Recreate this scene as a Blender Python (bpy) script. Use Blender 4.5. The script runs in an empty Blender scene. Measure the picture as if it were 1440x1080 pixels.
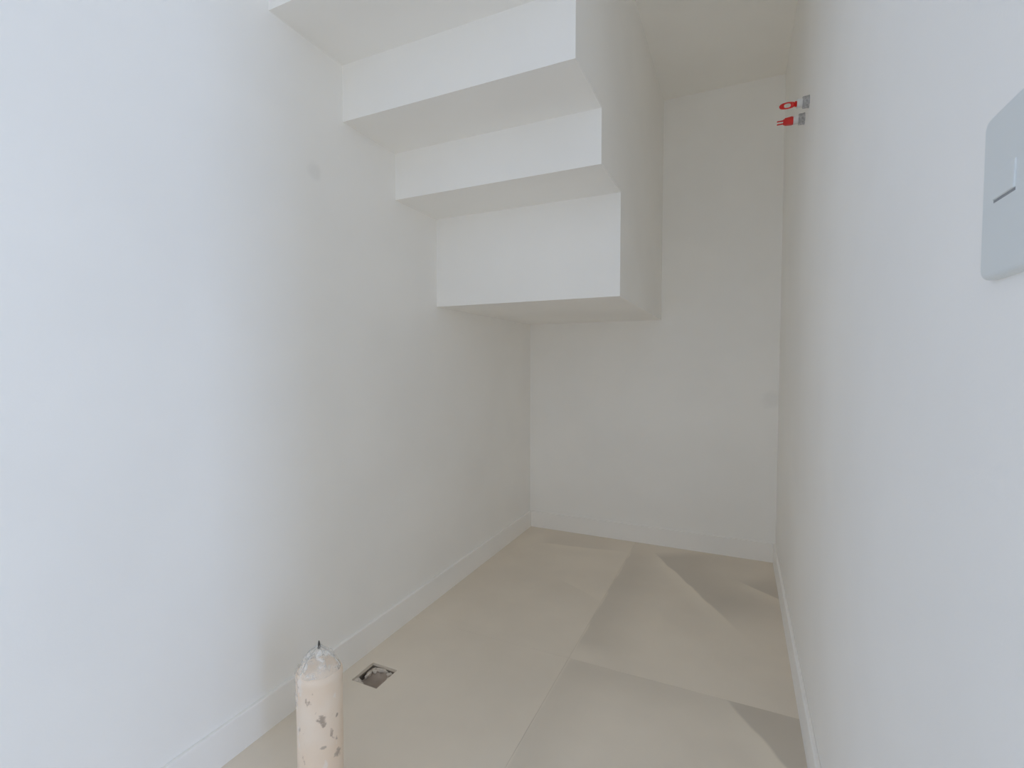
import bpy, bmesh, math, random
from mathutils import Vector, Matrix, noise

random.seed(7)
S = bpy.context.scene
C = S.collection
PI = math.pi

# ------------------------------------------------------------------ camera
CAM_H = 1.03
cam_d = bpy.data.cameras.new('camera')
cam_d.sensor_width = 36.0
cam_d.lens = 36.0 * 686.7 / 1440.0
cam_d.clip_start = 0.02
cam = bpy.data.objects.new('camera', cam_d)
C.objects.link(cam)
cam.location = (0, 0, CAM_H)
cam.rotation_euler = (PI / 2 - 0.040, 0, 0.4349)
S.camera = cam

# ------------------------------------------------------------------ world, daylight, exposure
W = bpy.data.worlds.new('overcast_sky')
S.world = W
W.use_nodes = True
bg = W.node_tree.nodes['Background']
bg.inputs['Color'].default_value = (0.53, 0.70, 1.03, 1)
bg.inputs['Strength'].default_value = 1.0

# area lights added as daylight from the unseen room behind the camera
def area(name, loc, rot, sx, sy, power, col):
    d = bpy.data.lights.new(name, 'AREA')
    d.shape = 'RECTANGLE'
    d.size, d.size_y = sx, sy
    d.energy = power
    d.color = col
    o = bpy.data.objects.new(name, d)
    C.objects.link(o)
    o.location = loc
    o.rotation_euler = rot
    return o

DAY = (0.53, 0.70, 1.03)
# added light in an invented opening, right side of the unseen room
area('added_daylight_right', (3.16, -1.08, 1.25), (0, PI / 2, 0), 2.1, 0.75, 49, DAY)
# second added light, from an invented left opening, brightens the right wall
area('added_daylight_left', (-2.56, -1.45, 1.40), (0, -PI / 2, 0), 1.8, 2.2, 14, DAY)

S.view_settings.view_transform = 'Standard'
S.view_settings.look = 'None'
S.view_settings.gamma = 1.0
S.view_settings.exposure = -0.10
S.view_settings.use_curve_mapping = False
S.cycles.diffuse_bounces = 24
S.cycles.max_bounces = 28

# ------------------------------------------------------------------ materials
def new_mat(name):
    m = bpy.data.materials.new(name)
    m.use_nodes = True
    nt = m.node_tree
    b = nt.nodes['Principled BSDF']
    return m, nt, b

def N(nt, t, **kw):
    n = nt.nodes.new(t)
    for k, v in kw.items():
        setattr(n, k, v)
    return n

def math_n(nt, op, a, b=None, clamp=False):
    n = N(nt, 'ShaderNodeMath', operation=op, use_clamp=clamp)
    for i, v in enumerate((a, b)):
        if v is None:
            continue
        if isinstance(v, (int, float)):
            n.inputs[i].default_value = v
        else:
            nt.links.new(v, n.inputs[i])
    return n.outputs[0]

def smooth(nt, v, lo, hi, olo=0.0, ohi=1.0):
    n = N(nt, 'ShaderNodeMapRange', interpolation_type='SMOOTHSTEP')
    nt.links.new(v, n.inputs['Value'])
    n.inputs['From Min'].default_value = lo
    n.inputs['From Max'].default_value = hi
    n.inputs['To Min'].default_value = olo
    n.inputs['To Max'].default_value = ohi
    return n.outputs['Result']

def mix_col(nt, fac, a, b, blend='MIX'):
    n = N(nt, 'ShaderNodeMix', data_type='RGBA', blend_type=blend)
    if isinstance(fac, (int, float)):
        n.inputs['Factor'].default_value = fac
    else:
        nt.links.new(fac, n.inputs['Factor'])
    for s, v in (('A', a), ('B', b)):
        sock = [i for i in n.inputs if i.name == s and i.type == 'RGBA'][0]
        if isinstance(v, tuple):
            sock.default_value = (*v, 1) if len(v) == 3 else v
        else:
            nt.links.new(v, sock)
    return [o for o in n.outputs if o.type == 'RGBA'][0]

def position(nt):
    return N(nt, 'ShaderNodeTexCoord').outputs['Object']

def noise_tex(nt, vec, scale, detail=3, rough=0.5):
    n = N(nt, 'ShaderNodeTexNoise')
    n.inputs['Scale'].default_value = scale
    n.inputs['Detail'].default_value = detail
    n.inputs['Roughness'].default_value = rough
    nt.links.new(vec, n.inputs['Vector'])
    return n.outputs['Fac']

def bump(nt, b, h, strength, dist):
    n = N(nt, 'ShaderNodeBump')
    n.inputs['Strength'].default_value = strength
    n.inputs['Distance'].default_value = dist
    nt.links.new(h, n.inputs['Height'])
    nt.links.new(n.outputs['Normal'], b.inputs['Normal'])

PAINT = (0.948, 0.932, 0.899)

def paint_mat(name, col=PAINT, smudges=()):
    """matt wall paint with faint roller texture; smudges are (point, radius, strength)"""
    m, nt, b = new_mat(name)
    p = position(nt)
    f = noise_tex(nt, p, 2.2, 3)
    col2 = tuple(c * 0.965 for c in col)
    c = mix_col(nt, smooth(nt, f, 0.3, 0.7), col, col2)
    for (pt, r, st) in smudges:
        dn = N(nt, 'ShaderNodeVectorMath', operation='DISTANCE')
        nt.links.new(p, dn.inputs[0])
        dn.inputs[1].default_value = pt
        wob = math_n(nt, 'MULTIPLY', noise_tex(nt, p, 30, 2), r * 0.7)
        d = math_n(nt, 'ADD', dn.outputs['Value'], wob)
        fac = smooth(nt, d, r * 0.7, r * 1.5, st, 0.0)
        c = mix_col(nt, fac, c, (0.50, 0.50, 0.49))
    nt.links.new(c, b.inputs['Base Color'])
    b.inputs['Roughness'].default_value = 0.62
    b.inputs['Specular IOR Level'].default_value = 0.3
    bump(nt, b, noise_tex(nt, p, 260, 2), 0.06, 0.002)
    return m

def tile_mat(name, base, creases=()):
    """greige stone-look porcelain. creases: the print's angular veins, each
    (point on the line, direction along it, normal to the dark side, length, fade, strength)"""
    m, nt, b = new_mat(name)
    p = position(nt)
    cloud = noise_tex(nt, p, 1.7, 4, 0.55)
    c = mix_col(nt, smooth(nt, cloud, 0.3, 0.72), base, tuple(x * 0.90 for x in base))
    dist = N(nt, 'ShaderNodeTexNoise')
    dist.inputs['Scale'].default_value = 6
    nt.links.new(p, dist.inputs['Vector'])
    wig = math_n(nt, 'MULTIPLY', math_n(nt, 'SUBTRACT', dist.outputs['Fac'], 0.5), 0.03)
    for (pt, dr, nr, ln, fade, st) in creases:
        def dot(v):
            s = N(nt, 'ShaderNodeVectorMath', operation='SUBTRACT')
            nt.links.new(p, s.inputs[0]); s.inputs[1].default_value = (pt[0], pt[1], 0)
            d = N(nt, 'ShaderNodeVectorMath', operation='DOT_PRODUCT')
            nt.links.new(s.outputs[0], d.inputs[0]); d.inputs[1].default_value = (v[0], v[1], 0)
            return d.outputs['Value']
        a = math_n(nt, 'ADD', dot(nr), wig)
        t = dot(dr)
        along = math_n(nt, 'MULTIPLY', smooth(nt, t, -0.06, 0.05), smooth(nt, t, ln - 0.10, ln + 0.22, 1, 0))
        dark = math_n(nt, 'MULTIPLY', smooth(nt, a, -0.006, 0.008), smooth(nt, a, 0.02, fade, 1, 0))
        light = math_n(nt, 'MULTIPLY', smooth(nt, a, -0.10, -0.005), smooth(nt, a, -0.004, 0.006, 1, 0))
        c = mix_col(nt, math_n(nt, 'MULTIPLY', math_n(nt, 'MULTIPLY', dark, along), st), c, tuple(x * 0.62 for x in base))
        c = mix_col(nt, math_n(nt, 'MULTIPLY', math_n(nt, 'MULTIPLY', light, along), st * 0.35), c, tuple(min(1, x * 1.25) for x in base))
    nt.links.new(c, b.inputs['Base Color'])
    b.inputs['Roughness'].default_value = 0.42
    b.inputs['Specular IOR Level'].default_value = 0.4
    return m

def plain_mat(name, col, rough=0.5, var=0.1, scale=8, bump_s=0.0, bump_scale=40, metal=0):
    m, nt, b = new_mat(name)
    p = position(nt)
    f = noise_tex(nt, p, scale, 3)
    nt.links.new(mix_col(nt, f, tuple(c * (1 + var) for c in col), tuple(c * (1 - var) for c in col)), b.inputs['Base Color'])
    b.inputs['Roughness'].default_value = rough
    b.inputs['Metallic'].default_value = metal
    if bump_s:
        bump(nt, b, noise_tex(nt, p, bump_scale, 4), bump_s, 0.004)
    return m

# ------------------------------------------------------------------ mesh helpers
def link(name, bm, mat, parent=None, smooth_shade=False, recalc=True):
    if recalc:
        bmesh.ops.recalc_face_normals(bm, faces=bm.faces)
    me = bpy.data.meshes.new(name)
    bm.to_mesh(me)
    bm.free()
    me.materials.append(mat)
    if smooth_shade:
        for p in me.polygons:
            p.use_smooth = True
    o = bpy.data.objects.new(name, me)
    C.objects.link(o)
    if parent:
        o.parent = parent
    return o

def add_box(bm, x0, x1, y0, y1, z0, z1):
    v = [bm.verts.new((x, y, z)) for z in (z0, z1) for (x, y) in ((x0, y0), (x1, y0), (x1, y1), (x0, y1))]
    for f in ((3, 2, 1, 0), (4, 5, 6, 7), (0, 1, 5, 4), (1, 2, 6, 5), (2, 3, 7, 6), (3, 0, 4, 7)):
        bm.faces.new([v[i] for i in f])

def box_bm(*a, bevel=0, seg=2):
    bm = bmesh.new()
    add_box(bm, *a)
    if bevel:
        bmesh.ops.bevel(bm, geom=list(bm.edges), offset=bevel, segments=seg, affect='EDGES', profile=0.5)
    return bm

def empty(name, loc=(0, 0, 0), rot=(0, 0, 0)):
    o = bpy.data.objects.new(name, None)
    o.empty_display_size = 0.05
    C.objects.link(o)
    o.location = loc
    o.rotation_euler = rot
    return o

def struct(o):
    o['kind'] = 'structure'
    return o

def tag(o, label, cat, group=None):
    o['label'] = label
    o['category'] = cat
    if group:
        o['group'] = group
    return o

def revolve(bm, prof, seg=32, cap0=True, cap1=True, wob=None, mtx=None):
    """surface of revolution round z: prof = [(r, z)...]"""
    rings = []
    for (r, z) in prof:
        ring = []
        for k in range(seg):
            a = 2 * PI * k / seg
            rr = r * (wob(a, z) if wob else 1)
            co = Vector((rr * math.cos(a), rr * math.sin(a), z))
            ring.append(bm.verts.new(mtx @ co if mtx else co))
        rings.append(ring)
    for A, B in zip(rings, rings[1:]):
        for k in range(seg):
            bm.faces.new((A[k], A[(k + 1) % seg], B[(k + 1) % seg], B[k]))
    if cap0:
        bm.faces.new(rings[0][::-1])
    if cap1:
        bm.faces.new(rings[-1])
    return rings

# ------------------------------------------------------------------ room dimensions (metres)
XL, XR = -1.196, 0.188          # wall planes of the narrow room
YB = 2.849                      # back wall plane
YJ = 0.30                       # end of the side walls (the opening to the room behind)
HC = 2.483                      # ceiling height
BX, BY, BL = 3.2, -3.2, -2.6              # room added behind the camera, out of view
SX = -0.400                     # open side of the staircase
T = 0.12

M_left = paint_mat('left_wall_paint', smudges=[((XL, 1.131, 1.625), 0.032, 0.13)])
M_back = paint_mat('back_wall_paint', smudges=[((0.158, YB, 0.845), 0.055, 0.11)])
M_wall = paint_mat('wall_paint')
M_stair = paint_mat('stair_plaster_paint')
M_ceil = paint_mat('ceiling_paint', (0.952, 0.931, 0.888))
M_skirt = paint_mat('skirting_paint', (0.95, 0.93, 0.895))

# ------------------------------------------------------------------ structure
struct(link('wall_left', box_bm(XL - T, XL, YJ, YB + T, -0.15, HC + T), M_left))
struct(link('wall_back', box_bm(XL, XR, YB, YB + T, -0.15, HC + T), M_back))
struct(link('wall_right', box_bm(XR, XR + T, YJ, YB + T, -0.15, HC + T), M_wall))
struct(link('wall_partition_right', box_bm(XR + T, BX + T, YJ, YJ + T, -0.15, HC + T), M_wall))
struct(link('wall_partition_left', box_bm(BL - T, XL - T, YJ, YJ + T, -0.15, HC + T), M_wall))
# unseen side walls of the added room, openings invented to shape the daylight
def side_wall(name, x0, x1, z0, z1, y0, y1):
    bm = bmesh.new()
    add_box(bm, x0, x1, BY - T, y0, -0.15, HC + T)
    add_box(bm, x0, x1, y1, YJ, -0.15, HC + T)
    add_box(bm, x0, x1, y0, y1, z1, HC + T)
    add_box(bm, x0, x1, y0, y1, -0.15, z0)
    struct(link(name, bm, M_wall))
side_wall('wall_unseen_right', BX, BX + T, 0.18, 2.32, -1.50, -0.66)
side_wall('wall_unseen_left', BL - T, BL, 0.48, 2.32, -2.6, -0.3)
struct(link('wall_end', box_bm(BL, BX, BY - T, BY, -0.15, HC + T), M_wall))
bm = bmesh.new()
add_box(bm, BL, BX, BY, YJ, HC, HC + T)
add_box(bm, XL, XR, YJ, YB, HC, HC + T)
struct(link('ceiling', bm, M_ceil))

# skirting boards
SK, SH = 0.012, 0.10
def skirting(name, *a):
    bm = box_bm(*a)
    top = [e for e in bm.edges if all(abs(v.co.z - SH) < 1e-6 for v in e.verts)]
    bmesh.ops.bevel(bm, geom=top, offset=0.003, segments=2, affect='EDGES', profile=0.5)
    struct(link(name, bm, M_skirt))
skirting('baseboard_left', XL, XL + SK, YJ, YB - SK, 0.0, SH)
skirting('baseboard_back', XL, XR, YB - SK, YB, 0.0, SH)
skirting('baseboard_right', XR - SK, XR, YJ, YB - SK, 0.0, SH)

# ------------------------------------------------------------------ floor: slab and porcelain tiles
DX0, DX1, DY0, DY1 = -1.131, -1.028, 1.190, 1.294      # square opening for the drain
M_slab = plain_mat('screed', (0.34, 0.31, 0.27), 0.9, 0.15, 12, 0.4)
bm = bmesh.new()
ZT = -0.010
add_box(bm, BL, XL, BY, YJ, -0.15, ZT)
add_box(bm, XL, DX0, BY, YB, -0.15, ZT)
add_box(bm, DX1, BX, BY, YJ, -0.15, ZT)
add_box(bm, DX1, XR, YJ, YB, -0.15, ZT)
add_box(bm, DX0, DX1, BY, DY0, -0.15, ZT)
add_box(bm, DX0, DX1, DY1, YB, -0.15, ZT)
add_box(bm, DX0, DX1, DY0, DY1, -0.15, -0.085)
floor = struct(link('floor', bm, M_slab))

TILE = (0.82, 0.735, 0.62)
M_grout = plain_mat('grout', (0.66, 0.59, 0.50), 0.8, 0.05, 30)
u = lambda x, y: (x / math.hypot(x, y), y / math.hypot(x, y))
d1 = u(0.34, -0.54)
n1 = u(0.54, 0.34)
T_back_right = tile_mat('porcelain_back_right', TILE, [
    ((-0.385, 2.685), d1, n1, 0.60, 0.50, 0.62),
    ((0.045, 2.50), u(0.8, -0.6), u(0.6, 0.8), 0.30, 0.40, 0.55),
    ((-0.523, 1.70), (0, 1), (1, 0), 0.98, 0.26, 0.45),
])
T_front_right = tile_mat('porcelain_front_right', TILE, [
    ((-0.015, 1.605), u(0.139, -0.209), u(0.209, 0.139), 0.60, 0.40, 0.60),
    ((-0.523, 0.80), (0, 1), (1, 0), 0.78, 0.18, 0.22),
    ((-0.523, 1.603), (1, 0), (0, -1), 0.72, 0.16, 0.25),
])
T_back_left = tile_mat('porcelain_back_left', TILE, [
    ((-1.00, 2.60), u(0.9, 0.12), u(-0.12, 0.9), 0.34, 0.40, 0.25),
    ((-0.74, 2.18), u(0.5, -0.3), u(-0.3, -0.5), 0.10, 0.30, 0.16),
])
T_plain = tile_mat('porcelain_tile', TILE, [])

JT = 0.0007     # half joint
def tile(x0, x1, y0, y1, mat, hole=None):
    bm = bmesh.new()
    x0, x1, y0, y1 = x0 + JT, x1 - JT, y0 + JT, y1 - JT
    if hole:
        hx0, hx1, hy0, hy1 = hole
        xs, ys = [x0, hx0, hx1, x1], [y0, hy0, hy1, y1]
        for z, flip in ((0.0, False), (ZT, True)):
            g = [[bm.verts.new((x, y, z)) for x in xs] for y in ys]
            for j in range(3):
                for i in range(3):
                    if i == 1 and j == 1:
                        continue
                    bm.faces.new((g[j][i], g[j][i + 1], g[j + 1][i + 1], g[j + 1][i]))
            if not flip:
                top = g
            else:
                bot = g
        def side(a, b):
            (j0, i0), (j1, i1) = a, b
            bm.faces.new((top[j0][i0], top[j1][i1], bot[j1][i1], bot[j0][i0]))
        for k in range(3):
            side((0, k), (0, k + 1)); side((3, k), (3, k + 1))
            side((k, 0), (k + 1, 0)); side((k, 3), (k + 1, 3))
        side((1, 1), (1, 2)); side((2, 1), (2, 2)); side((1, 1), (2, 1)); side((1, 2), (2, 2))
    else:
        add_box(bm, x0, x1, y0, y1, ZT, 0.0)
        up = [e for e in bm.edges if all(abs(v.co.z) < 1e-6 for v in e.verts)]
        bmesh.ops.bevel(bm, geom=up, offset=0.0004, segments=1, affect='EDGES')
    return link('tile', bm, mat, floor)

JX, JY = -0.525, 1.603
rows = [(JY, YB), (JY - 1.24, JY), (JY - 2.48, JY - 1.24), (JY - 3.72, JY - 2.48), (BY, JY - 3.72)]
cols = [(BL, JX - 1.2), (JX - 1.2, JX), (JX, 0.675), (0.675, 1.875), (1.875, 3.075), (3.075, BX)]
for j, (y0, y1) in enumerate(rows):
    for i, (x0, x1) in enumerate(cols):
        if j < 2 and i not in (1, 2):
            continue
        if j < 2:
            x0, x1 = max(x0, XL), min(x1, XR)
        mat = {(0, 1): T_back_left, (0, 2): T_back_right, (1, 2): T_front_right}.get((j, i), T_plain)
        if j == 1 and i == 1:
            tile(x0, x1, y0, y1, mat, (DX0, DX1, DY0, DY1))
        else:
            tile(x0, x1, y0, y1, mat)
bm = bmesh.new()
add_box(bm, JX - JT, JX + JT, BY, YB, ZT, -0.0006)
for y in (JY, JY - 1.24, JY - 2.48):
    add_box(bm, XL if y > YJ else BL, JX - JT, y - JT, y + JT, ZT, -0.0006)
    add_box(bm, JX + JT, XR if y > YJ else BX, y - JT, y + JT, ZT, -0.0006)
link('grout_joint', bm, M_grout, floor)

# ------------------------------------------------------------------ staircase: stepped plastered underside
Y = [YB, 1.799, 1.5222, 1.2535, 0.9775, 0.703, 0.43]
Z = [None, 1.2802, 1.655, 1.8274, 2.0083, 2.186, 2.362]
stair = empty('staircase', (XL, YB, 0))
tag(stair, 'white plastered stepped underside of a staircase hanging from the ceiling along the left wall', 'staircase')
for k in range(1, 7):
    o = link('step', box_bm(XL, SX, Y[k], Y[k - 1], Z[k], HC), M_stair, stair)
    o.location = (-XL, -YB, 0)

# ------------------------------------------------------------------ drain opening in the floor
M_mortar = plain_mat('broken_mortar', (0.62, 0.56, 0.49), 0.95, 0.25, 60, 0.8, 90)
M_pit = plain_mat('pit_mortar', (0.17, 0.14, 0.11), 0.95, 0.35, 40, 0.6, 70)
M_paper = plain_mat('crumpled_brown_paper', (0.40, 0.33, 0.27), 0.85, 0.2, 25, 0.5, 40)
dcx, dcy = (DX0 + DX1) / 2, (DY0 + DY1) / 2
drain = empty('floor_drain', (dcx, dcy, -0.085))
tag(drain, 'square unfinished drain hole cut through the floor tile near the left skirting', 'drain')
hw, hd = (DX1 - DX0) / 2, (DY1 - DY0) / 2
# mortar liner
bm = bmesh.new()
t = 0.004
add_box(bm, -hw, -hw + t, -hd, hd, 0, 0.074)
add_box(bm, hw - t, hw, -hd, hd, 0, 0.074)
add_box(bm, -hw + t, hw - t, -hd, -hd + t, 0, 0.074)
add_box(bm, -hw + t, hw - t, hd - t, hd, 0, 0.074)
add_box(bm, -hw + t, hw - t, -hd + t, hd - t, 0, 0.004)
link('pit_liner', bm, M_pit, drain)
# crumpled sheet stuffed into the hole
bm = bmesh.new()
n = 14
g = []
for j in range(n + 1):
    r = []
    for i in range(n + 1):
        a, b = i / n * 2 - 1, j / n * 2 - 1
        jag = 1 + 0.10 * noise.noise((a * 3, b * 3, 4.2))
        x, y = a * hw * 0.86 * jag + 0.002, b * hd * 0.84 * jag - 0.004
        z = 0.072 - 0.022 * (1 - max(abs(a), abs(b)) ** 2) - 0.012 * (1 - b) / 2 + 0.010 * noise.noise((a * 2.3, b * 2.3, 1.7))
        r.append(bm.verts.new((x, y, min(z, 0.082))))
    g.append(r)
for j in range(n):
    for i in range(n):
        bm.faces.new((g[j][i], g[j][i + 1], g[j + 1][i + 1], g[j + 1][i]))
o = link('crumpled_sheet', bm, M_paper, drain, True)
md = o.modifiers.new('thickness', 'SOLIDIFY'); md.thickness = 0.0015
# ragged mortar lumps round the edge
def lump(px, py, pz, sx, sy, sz, seed, rz=0.0):
    bm = bmesh.new()
    bmesh.ops.create_icosphere(bm, subdivisions=2, radius=1)
    for v in bm.verts:
        v.co *= 1 + 0.45 * noise.noise(v.co * 1.9 + Vector((seed, 0, 0)))
        v.co = Vector((v.co.x * sx, v.co.y * sy, v.co.z * sz))
    bmesh.ops.rotate(bm, verts=bm.verts, cent=(0, 0, 0), matrix=Matrix.Rotation(rz, 3, 'Z'))
    o = link('mortar_lump', bm, M_mortar, drain)
    o.location = (px, py, pz)
lump(-0.004, hd - 0.010, 0.073, 0.026, 0.007, 0.008, 1, 0.05)
lump(-0.030, hd - 0.016, 0.070, 0.014, 0.009, 0.007, 2, -0.6)
lump(-hw + 0.014, 0.012, 0.070, 0.007, 0.020, 0.007, 3, 0.15)
lump(-hw + 0.012, -hd + 0.014, 0.076, 0.013, 0.011, 0.008, 4, 0.3)
lump(-hw + 0.028, -hd + 0.008, 0.078, 0.012, 0.006, 0.006, 5)
lump(hw - 0.022, hd - 0.012, 0.070, 0.012, 0.007, 0.006, 6, 0.3)
lump(hw - 0.014, hd - 0.030, 0.066, 0.005, 0.012, 0.006, 7)

# ------------------------------------------------------------------ capped waste pipe standing up from the floor
M_pipe, nt, b = new_mat('dusty_cream_pipe')
p = position(nt)
c = mix_col(nt, smooth(nt, noise_tex(nt, p, 9, 3), 0.35, 0.65), (0.86, 0.70, 0.55), (0.88, 0.75, 0.62))
# pale plaster scuffs running down the pipe
mp = N(nt, 'ShaderNodeMapping'); mp.inputs['Scale'].default_value = (1, 1, 0.35)
nt.links.new(p, mp.inputs['Vector'])
c = mix_col(nt, smooth(nt, noise_tex(nt, mp.outputs[0], 34, 4, 0.65), 0.58, 0.66, 0, 0.55), c, (0.90, 0.84, 0.78))
# grey-brown stains
mp2 = N(nt, 'ShaderNodeMapping'); mp2.inputs['Scale'].default_value = (1, 1, 0.6); mp2.inputs['Location'].default_value = (0.31, 0.12, 0.4)
nt.links.new(p, mp2.inputs['Vector'])
c = mix_col(nt, smooth(nt, noise_tex(nt, mp2.outputs[0], 46, 4, 0.6), 0.645, 0.72, 0, 0.7), c, (0.40, 0.30, 0.23))
for pt, r, st in (((0.002, -0.0515, 0.245), 0.0105, 0.8), ((0.006, -0.0515, 0.232), 0.007, 0.8),
                  ((0.036, -0.037, 0.238), 0.0045, 0.8), ((0.037, -0.035, 0.150), 0.011, 0.7),
                  ((0.005, -0.051, 0.180), 0.006, 0.6)):
    dn = N(nt, 'ShaderNodeVectorMath', operation='DISTANCE')
    nt.links.new(p, dn.inputs[0]); dn.inputs[1].default_value = pt
    d = math_n(nt, 'ADD', dn.outputs['Value'], math_n(nt, 'MULTIPLY', math_n(nt, 'SUBTRACT', noise_tex(nt, p, 120, 3), 0.5), r * 2.2))
    c = mix_col(nt, smooth(nt, d, r * 0.4, r * 1.1, st, 0), c, (0.36, 0.28, 0.22))
nt.links.new(c, b.inputs['Base Color'])
b.inputs['Roughness'].default_value = 0.6
bump(nt, b, noise_tex(nt, p, 60, 4), 0.25, 0.003)

M_film, nt, b = new_mat('milky_plastic_film')
p = position(nt)
nt.links.new(mix_col(nt, noise_tex(nt, p, 40, 3), (0.96, 0.94, 0.90), (0.86, 0.84, 0.80)), b.inputs['Base Color'])
b.inputs['Roughness'].default_value = 0.25
nt.links.new(smooth(nt, noise_tex(nt, p, 55, 3), 0.42, 0.75, 0.08, 0.55), b.inputs['Alpha'])
M_tie = plain_mat('dark_tie', (0.06, 0.055, 0.05), 0.6)

PX, PY, PR = -0.862, 0.806, 0.0500
pipe = empty('waste_pipe', (PX, PY, 0), (0, 0, 0.83))
tag(pipe, 'cream waste pipe stub wrapped in plastic film, standing up from the floor tiles', 'pipe')
bm = bmesh.new()
wob = lambda a, z: 1 + 0.018 * noise.noise((math.cos(a) * 1.4, math.sin(a) * 1.4, z * 9)) + 0.012 * noise.noise((math.cos(a) * 4, math.sin(a) * 4, z * 30))
prof = [(PR * 1.0, 0.0)] + [(PR * 1.0, z / 100) for z in range(2, 31, 2)] + [(PR, 0.312), (PR * 1.03, 0.318), (PR * 1.02, 0.326),
        (PR * 0.96, 0.332), (PR * 0.82, 0.338), (PR * 0.60, 0.343), (PR * 0.35, 0.345)]
revolve(bm, prof, 40, wob=wob)
link('pipe_body', bm, M_pipe, pipe, True)
# film gathered over the top to a twisted tip, with a loose skirt over the shoulder
bm = bmesh.new()
def fwob(a, z):
    k = max(0.0, min(1.0, (z - 0.33) / 0.06))
    return 1 + (0.03 + 0.16 * k) * noise.noise((math.cos(a) * 2.6, math.sin(a) * 2.6, z * 16 + 3)) + 0.10 * k * math.sin(a * 7 + z * 30)
fprof = [(PR * 0.93, 0.334), (PR * 0.84, 0.343), (PR * 0.76, 0.351), (PR * 0.70, 0.357),
         (PR * 0.62, 0.364), (PR * 0.46, 0.371), (PR * 0.28, 0.378), (PR * 0.12, 0.384), (PR * 0.06, 0.387)]
rings = revolve(bm, fprof, 44, cap0=False, cap1=True, wob=fwob)
for k, v in enumerate(rings[0]):
    v.co.z += 0.006 * noise.noise((math.cos(k * 0.143) * 2, math.sin(k * 0.143) * 2, 8))
o = link('plastic_film', bm, M_film, pipe, True)
md = o.modifiers.new('thickness', 'SOLIDIFY'); md.thickness = 0.0006
# stiff pleats of the gathered film
bm = bmesh.new()
for a, w in ((-2.6, 1.0), (-0.35, 1.0), (-1.2, 0.55), (1.2, 0.9), (2.5, 0.8)):
    pts = [(0.02, 0.388), (0.25, 0.381), (0.52, 0.370), (0.70, 0.358), (0.86 * w + 0.06, 0.341)]
    prev = None
    for (rr, z) in pts:
        ring = []
        cx, cy = PR * rr * math.cos(a), PR * rr * math.sin(a)
        for k in range(5):
            q = 2 * PI * k / 5
            ring.append(bm.verts.new((cx + 0.0017 * math.cos(q) * math.cos(a), cy + 0.0017 * math.cos(q) * math.sin(a), z + 0.0017 * math.sin(q))))
        if prev:
            for k in range(5):
                bm.faces.new((prev[k], prev[(k + 1) % 5], ring[(k + 1) % 5], ring[k]))
        prev = ring
# loose flap of film hanging down one side of the pipe
bmf = bmesh.new()
rows_f = []
for j in range(9):
    z = 0.336 - j * 0.0085
    rows_f.append([bmf.verts.new(((PR * (1.045 + 0.05 * noise.noise((i * 0.5, j * 0.45, 2.0)))) * math.cos(3.05 + i * 0.16 - 0.02 * j),
                                  (PR * (1.045 + 0.05 * noise.noise((i * 0.5, j * 0.45, 2.0)))) * math.sin(3.05 + i * 0.16 - 0.02 * j),
                                  z - 0.004 * noise.noise((i * 0.8, 0, j)))) for i in range(-4, 5)])
for j in range(8):
    for i in range(8):
        bmf.faces.new((rows_f[j][i], rows_f[j][i + 1], rows_f[j + 1][i + 1], rows_f[j + 1][i]))
o = link('film_flap', bmf, M_film, pipe, True)
md = o.modifiers.new('thickness', 'SOLIDIFY'); md.thickness = 0.0006
M_pleat = plain_mat('film_pleat', (0.92, 0.90, 0.86), 0.3)
link('film_pleat', bm, M_pleat, pipe, True)
bm = bmesh.new()
revolve(bm, [(0.0036, 0.380), (0.0034, 0.386), (0.0026, 0.390), (0.0018, 0.395), (0.0010, 0.398)], 8)
link('tie', bm, M_tie, pipe, True)['label'] = 'dark twisted tip of the film'

# ------------------------------------------------------------------ two water outlets with red plugs on the right wall
M_red = plain_mat('red_plastic', (0.66, 0.016, 0.010), 0.35, 0.1, 30)
M_white = plain_mat('pale_fitting_plastic', (0.74, 0.73, 0.71), 0.4, 0.05, 30)
M_gap = plain_mat('grey_nut_metal', (0.46, 0.45, 0.44), 0.5, 0.75, 140, 0.6, 160)

def cyl_x(bm, x0, x1, r0, r1, seg=20, flat=1.0):
    """frustum along -x (out of the wall)"""
    rings = []
    for x, r in ((x0, r0), (x1, r1)):
        rings.append([bm.verts.new((x, r * math.cos(2 * PI * k / seg), r * flat * math.sin(2 * PI * k / seg))) for k in range(seg)])
    for k in range(seg):
        bm.faces.new((rings[0][k], rings[0][(k + 1) % seg], rings[1][(k + 1) % seg], rings[1][k]))
    bm.faces.new(rings[0][::-1]); bm.faces.new(rings[1])

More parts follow.
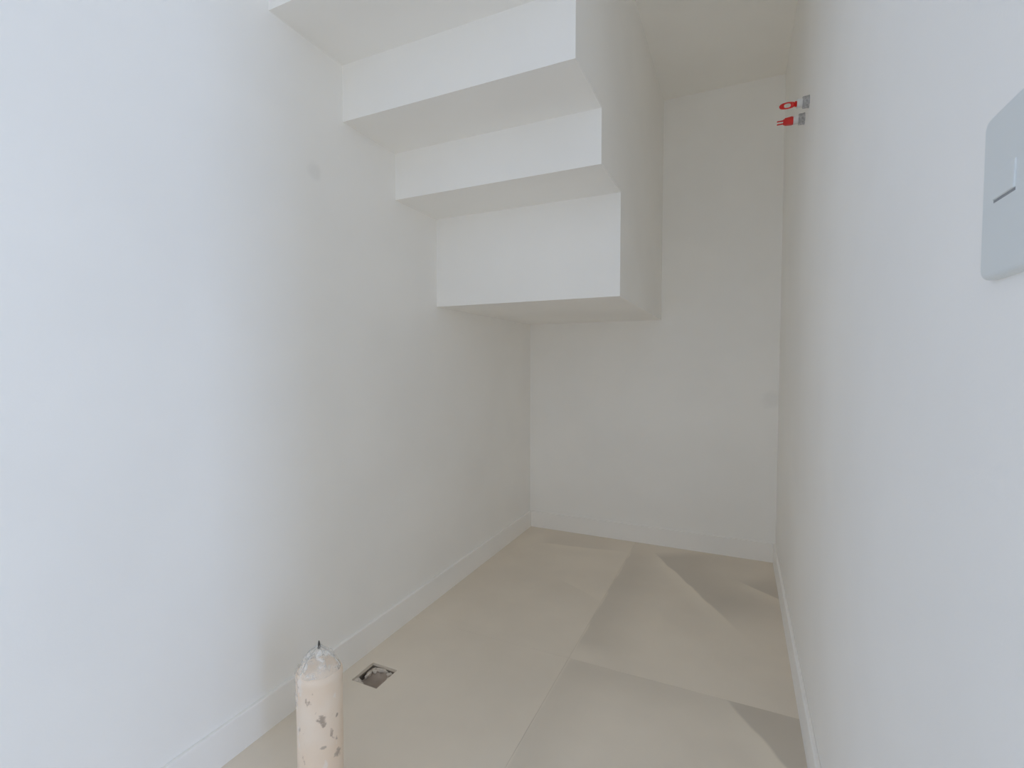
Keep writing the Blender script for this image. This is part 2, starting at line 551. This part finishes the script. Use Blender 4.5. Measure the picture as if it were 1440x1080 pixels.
def outlet(y, z, label, ring_handle):
    e = empty('water_outlet', (XR, y, z))
    tag(e, label, 'pipe plug', 'plugged water outlets on the right wall')
    # grey knurled nut against the wall
    bm = bmesh.new()
    cyl_x(bm, 0.0, -0.003, 0.0190, 0.0185, 24)
    cyl_x(bm, -0.003, -0.019, 0.0160, 0.0155, 24)
    for k in range(12):
        a = 2 * PI * k / 12
        cy, cz = 0.0160 * math.cos(a), 0.0160 * math.sin(a)
        g = [bm.verts.new((x, cy + 0.0022 * math.cos(q), cz + 0.0022 * math.sin(q))) for x in (-0.003, -0.018) for q in (0, PI / 2, PI, 1.5 * PI)]
        for j in range(4):
            bm.faces.new((g[j], g[(j + 1) % 4], g[4 + (j + 1) % 4], g[4 + j]))
        bm.faces.new(g[4:])
    link('knurled_nut', bm, M_gap, e)['label'] = 'grey knurled nut'
    # pale socket
    bm = bmesh.new()
    cyl_x(bm, -0.019, -0.031, 0.0128, 0.0128)
    cyl_x(bm, -0.031, -0.034, 0.0142, 0.0142)
    link('socket', bm, M_white, e)['label'] = 'pale plastic socket'
    # red plug
    bm = bmesh.new()
    if ring_handle:
        # short threaded neck
        for k in range(3):
            cyl_x(bm, -0.034 - k * 0.002, -0.035 - k * 0.002, 0.0080, 0.0088, 16)
            cyl_x(bm, -0.035 - k * 0.002, -0.036 - k * 0.002, 0.0088, 0.0080, 16)
        pl = link('plug', bm, M_red, e)
        # oval ring grip facing into the room, thick at its two ends
        bm = bmesh.new()
        n1_, n2_ = 32, 10
        g = []
        for i in range(n1_):
            a = 2 * PI * i / n1_
            r = 0.0020 + 0.0052 * abs(math.cos(a)) ** 3
            cx, cz = -0.0605 + 0.0165 * math.cos(a), 0.0088 * math.sin(a)
            nx, nz = math.cos(a), math.sin(a)
            g.append([bm.verts.new((cx + r * math.cos(q) * nx, r * math.sin(q), cz + r * math.cos(q) * nz))
                      for q in [2 * PI * j / n2_ for j in range(n2_)]])
        for i in range(n1_):
            for j in range(n2_):
                bm.faces.new((g[i][j], g[(i + 1) % n1_][j], g[(i + 1) % n1_][(j + 1) % n2_], g[i][(j + 1) % n2_]))
        link('ring_grip', bm, M_red, pl, True)
    else:
        cyl_x(bm, -0.034, -0.038, 0.0130, 0.0140, 20)
        cyl_x(bm, -0.038, -0.060, 0.0142, 0.0120, 6)
        cyl_x(bm, -0.060, -0.064, 0.0100, 0.0090, 16)
        pl = link('plug', bm, M_red, e)
        for s_ in (-1, 1):
            bm = box_bm(-0.083, -0.062, -0.0030, 0.0030, s_ * 0.0050 - 0.0014, s_ * 0.0050 + 0.0014, bevel=0.0005, seg=1)
            link('prong', bm, M_red, pl)

outlet(1.835, 1.8645, 'nearer of two red plugs in pale sockets high on the right wall, with ring grip', True)
outlet(1.955, 1.865, 'farther of two red plugs in pale sockets high on the right wall, with twin prongs', False)

# ------------------------------------------------------------------ light switch
M_plate = plain_mat('switch_plastic', (0.74, 0.775, 0.775), 0.32, 0.01, 5)
M_slit_shade = plain_mat('slit_shade_grey', (0.30, 0.31, 0.32), 0.6)  # grey that paints in the shade of the slit
def rounded_plate(x0, x1, w, h, r, edge=0.003):
    """rounded rectangle slab in the y-z plane from x0 (wall) to x1 (front), front edge softened"""
    bm = bmesh.new()
    def outline(x, inset):
        vs = []
        rr = max(r - inset, 0.0005)
        for cy, cz, a0 in ((w / 2 - r, h / 2 - r, 0), (-w / 2 + r, h / 2 - r, PI / 2), (-w / 2 + r, -h / 2 + r, PI), (w / 2 - r, -h / 2 + r, 1.5 * PI)):
            for k in range(7):
                a = a0 + PI / 2 * k / 6
                vs.append(bm.verts.new((x, cy + rr * math.cos(a), cz + rr * math.sin(a))))
        return vs
    s = 1 if x1 > x0 else -1
    levels = [(x0, 0), (x1 - s * edge, 0)] + [(x1 - s * edge * (1 - math.sin(t)), edge * (1 - math.cos(t))) for t in (PI / 8, PI / 4, 3 * PI / 8, PI / 2)]
    rings = [outline(*l) for l in levels]
    n = len(rings[0])
    for A, B in zip(rings, rings[1:]):
        for k in range(n):
            bm.faces.new((A[k], A[(k + 1) % n], B[(k + 1) % n], B[k]))
    bm.faces.new(rings[0]); bm.faces.new(rings[-1])
    return bm
sw = empty('light_switch', (XR, 0.496, 1.163))
tag(sw, 'white rectangular light switch plate with a small rocker on the right wall', 'light switch')
link('plate', rounded_plate(0.0, -0.0085, 0.078, 0.130, 0.010, 0.004), M_plate, sw)
rk = link('rocker', box_bm(-0.0098, -0.006, -0.0165, 0.0165, -0.0048, 0.0170, bevel=0.0010), M_plate, sw)
rk.rotation_euler = (0, 0.03, 0)
link('slit_shade', box_bm(-0.0088, -0.0080, -0.0165, 0.0165, -0.0064, -0.0040), M_slit_shade, sw)  # solid grey strip on the plate, stands in for the shaded slit
